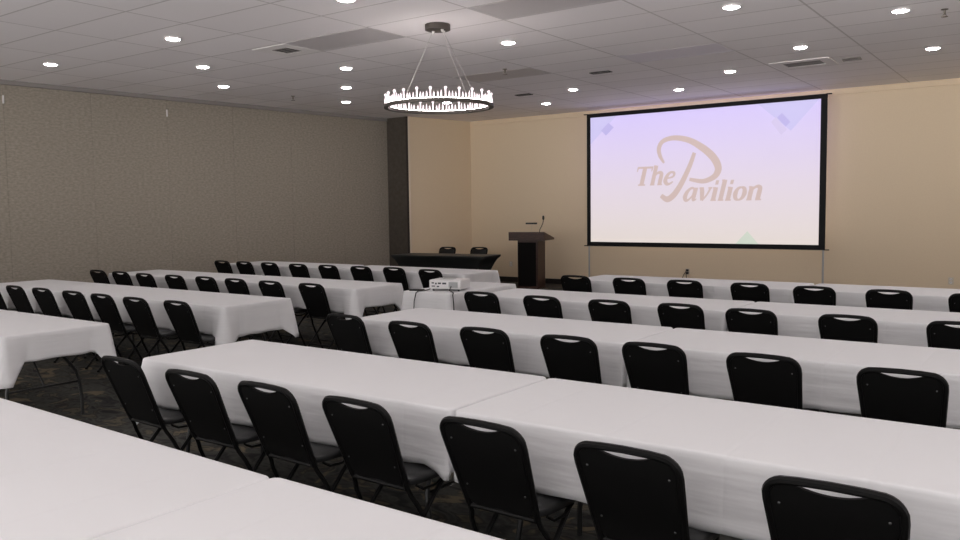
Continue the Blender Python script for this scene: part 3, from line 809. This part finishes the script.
def vent(x, y, w, d, label, frame='vent_white', rz=0, blades=4, fr=.18, dp=.012):
    o = empty('ceiling_vent', (x, y, CZ), rz); tag(o, label, 'vent', 'ceiling air vents')
    b = bmesh.new()
    f = min(w, d) * fr
    for a in ((-w / 2, w / 2, -d / 2, -d / 2 + f), (-w / 2, w / 2, d / 2 - f, d / 2), (-w / 2, -w / 2 + f, -d / 2 + f, d / 2 - f), (w / 2 - f, w / 2, -d / 2 + f, d / 2 - f)):
        box(b, *a, -dp, 0, .003, 1)
    link_mesh('frame', b, M[frame], o)
    b = bmesh.new(); box(b, -w / 2 + f, w / 2 - f, -d / 2 + f, d / 2 - f, -.003, 0); link_mesh('opening', b, M['vent_dark'], o, smooth=False)
    for i in range(blades):
        y0 = -d / 2 + f + (d - 2 * f) * (i + .5) / blades
        b = bmesh.new()
        prism(b, [(y0 - .012, -.0035), (y0 + .010, -dp + .002), (y0 + .012, -dp + .003), (y0 - .010, -.003)], lambda yy, zz: (-w / 2 + f, yy, zz), lambda yy, zz: (w / 2 - f, yy, zz))
        link_mesh('louver', b, M['track'], o, smooth=False)
vent(-7.98, 7.06, .60, .60, 'square white ceiling vent touching the left panel light', fr=.27, dp=.008)
vent(-3.12, 12.30, .80, .66, 'wide white-framed ceiling vent in front of the top right of the screen', fr=.22)
vent(-5.71, 11.10, .32, .13, 'slim dark ceiling vent slot above the top left of the screen', 'vent_dark', 0, 1)
vent(-7.88, 12.38, .30, .14, 'small dark ceiling vent slot right of the chandelier near the screen wall', 'vent_dark', 0, 1)
vent(-2.50, 12.35, .24, .22, 'small grey ceiling vent between the white vent and the right downlights', 'track', .1, 1)
def sprinkler(x, y, label):
    o = empty('fire_sprinkler', (x, y, CZ)); tag(o, label, 'sprinkler', 'ceiling sprinklers')
    b = bmesh.new(); lathe(b, [(.035, 0), (.035, -.006), (.012, -.012), (.010, -.055), (.004, -.06)], 14); link_mesh('body', b, M['sprinkler'], o)
    b = bmesh.new(); lathe(b, [(.034, -.075), (.034, -.079)], 14); 
    tube(b, [(-.010, 0, -.05), (-.016, 0, -.065), (-.006, 0, -.078)], .003, 5); tube(b, [(.010, 0, -.05), (.016, 0, -.065), (.006, 0, -.078)], .003, 5)
    link_mesh('deflector', b, M['sprinkler'], o)
sprinkler(-6.66, 9.96, 'small ceiling sprinkler hanging just right of the chandelier')
sprinkler(-11.05, 9.88, 'small ceiling sprinkler near the taupe partition wall')
sprinkler(-1.11, 9.86, 'small ceiling sprinkler in the top right of the picture')

# ------------------------------------------------------------------ chandelier
CHX, CHY, CHZ, CR = -5.64, 7.13, 2.755, .578
ch = empty('chandelier', (CHX, CHY, CHZ)); tag(ch, 'round ring chandelier of glowing crystals hung on thin cables', 'chandelier')
b = bmesh.new(); lathe(b, [(.138, CZ - CHZ), (.138, CZ - CHZ - .058), (.128, CZ - CHZ - .062)], 32); cn = link_mesh('canopy', b, M['bronze'], ch)
for k in range(3):
    a = math.radians((170.6, 60, 352.0)[k])
    b = bmesh.new(); lathe(b, [(.018, -.060), (.012, -.085)], 10, (.07 * math.cos(a), .07 * math.sin(a), CZ - CHZ)); link_mesh('cable_grip', b, M['cable'], cn)
b = bmesh.new()
n = 96
prof = [(CR + .022, .0), (CR + .022, .034), (CR - .026, .034), (CR - .026, .0)]
rings = []
for r_, z_ in prof: rings.append([b.verts.new((r_ * math.cos(2 * PI * k / n), r_ * math.sin(2 * PI * k / n), z_)) for k in range(n)])
for i in range(4): loop_bridge(b, rings[i], rings[(i + 1) % 4])
link_mesh('ring', b, M['bronze'], ch)
b = bmesh.new()
prof = [(CR + .012, .0345), (CR + .012, .040), (CR - .012, .040), (CR - .012, .0345)]
rings = []
for r_, z_ in prof: rings.append([b.verts.new((r_ * math.cos(2 * PI * k / n), r_ * math.sin(2 * PI * k / n), z_)) for k in range(n)])
for i in range(4): loop_bridge(b, rings[i], rings[(i + 1) % 4])
link_mesh('led_strip', b, M['led'], ch)
for k in range(3):
    a = math.radians((178.0, 87.0, 352.0)[k])
    b = bmesh.new(); tube(b, [(CR * math.cos(a), CR * math.sin(a), .034), (.08 * math.cos(a), .08 * math.sin(a), CZ - CHZ - .075)], .0021, 6); link_mesh('suspension_cable', b, M['cable'], ch)
NC = 96
for k in range(NC):
    a = 2 * PI * k / NC + random.uniform(-.008, .008)
    tall = k % 4 == 0
    h = random.uniform(.108, .120) if tall else random.uniform(.058, .082)
    rr_ = CR + random.uniform(-.006, .006); w = random.uniform(.0085, .0105)
    b = bmesh.new(); z0 = .041
    c = (rr_ * math.cos(a), rr_ * math.sin(a), z0)
    if tall: lathe(b, [(.008, 0), (.008, h * .70), (.011, h * .76), (.017, h * .86), (.013, h * .95), (.004, h)], 10, c)
    else: lathe(b, [(w * .8, 0), (w, h * .30), (w * .95, h * .62), (w * .35, h * .92), (.003, h)], 6, c)
    link_mesh('crystal', b, M['crystal'], ch, smooth=tall)

# ------------------------------------------------------------------ world and view
wd = bpy.data.worlds.new('world'); SC.world = wd; wd.use_nodes = True
wn = wd.node_tree; bg = wn.nodes['Background']
tcw = wn.nodes.new('ShaderNodeTexCoord'); sxw = wn.nodes.new('ShaderNodeSeparateXYZ'); wn.links.new(tcw.outputs['Generated'], sxw.inputs['Vector'])
rw = wn.nodes.new('ShaderNodeMapRange'); rw.inputs['From Min'].default_value = -.15; rw.inputs['From Max'].default_value = .1
rw.inputs['To Min'].default_value = WLOW; rw.inputs['To Max'].default_value = WHIGH  # added fill: background made brighter below the horizon to lift ceiling and walls
rx = wn.nodes.new('ShaderNodeMapRange'); rx.inputs['From Min'].default_value = 0; rx.inputs['From Max'].default_value = .9
rx.inputs['To Min'].default_value = 1; rx.inputs['To Max'].default_value = .32  # added fill weakened towards the right to even out the screen wall
mw = wn.nodes.new('ShaderNodeMath'); mw.operation = 'MULTIPLY'
wn.links.new(sxw.outputs['X'], rx.inputs['Value']); wn.links.new(rx.outputs['Result'], mw.inputs[1])
wn.links.new(sxw.outputs['Z'], rw.inputs['Value']); wn.links.new(rw.outputs['Result'], mw.inputs[0]); wn.links.new(mw.outputs[0], bg.inputs['Strength'])
bg.inputs['Color'].default_value = (1, .965, .955, 1)
SC.view_settings.view_transform = 'Standard'
SC.view_settings.look = 'None'
SC.view_settings.gamma = 1
SC.view_settings.use_curve_mapping = False
SC.view_settings.exposure = .76
SC.cycles.max_bounces = 12; SC.cycles.diffuse_bounces = 6
SC.cycles.caustics_reflective = False; SC.cycles.caustics_refractive = False
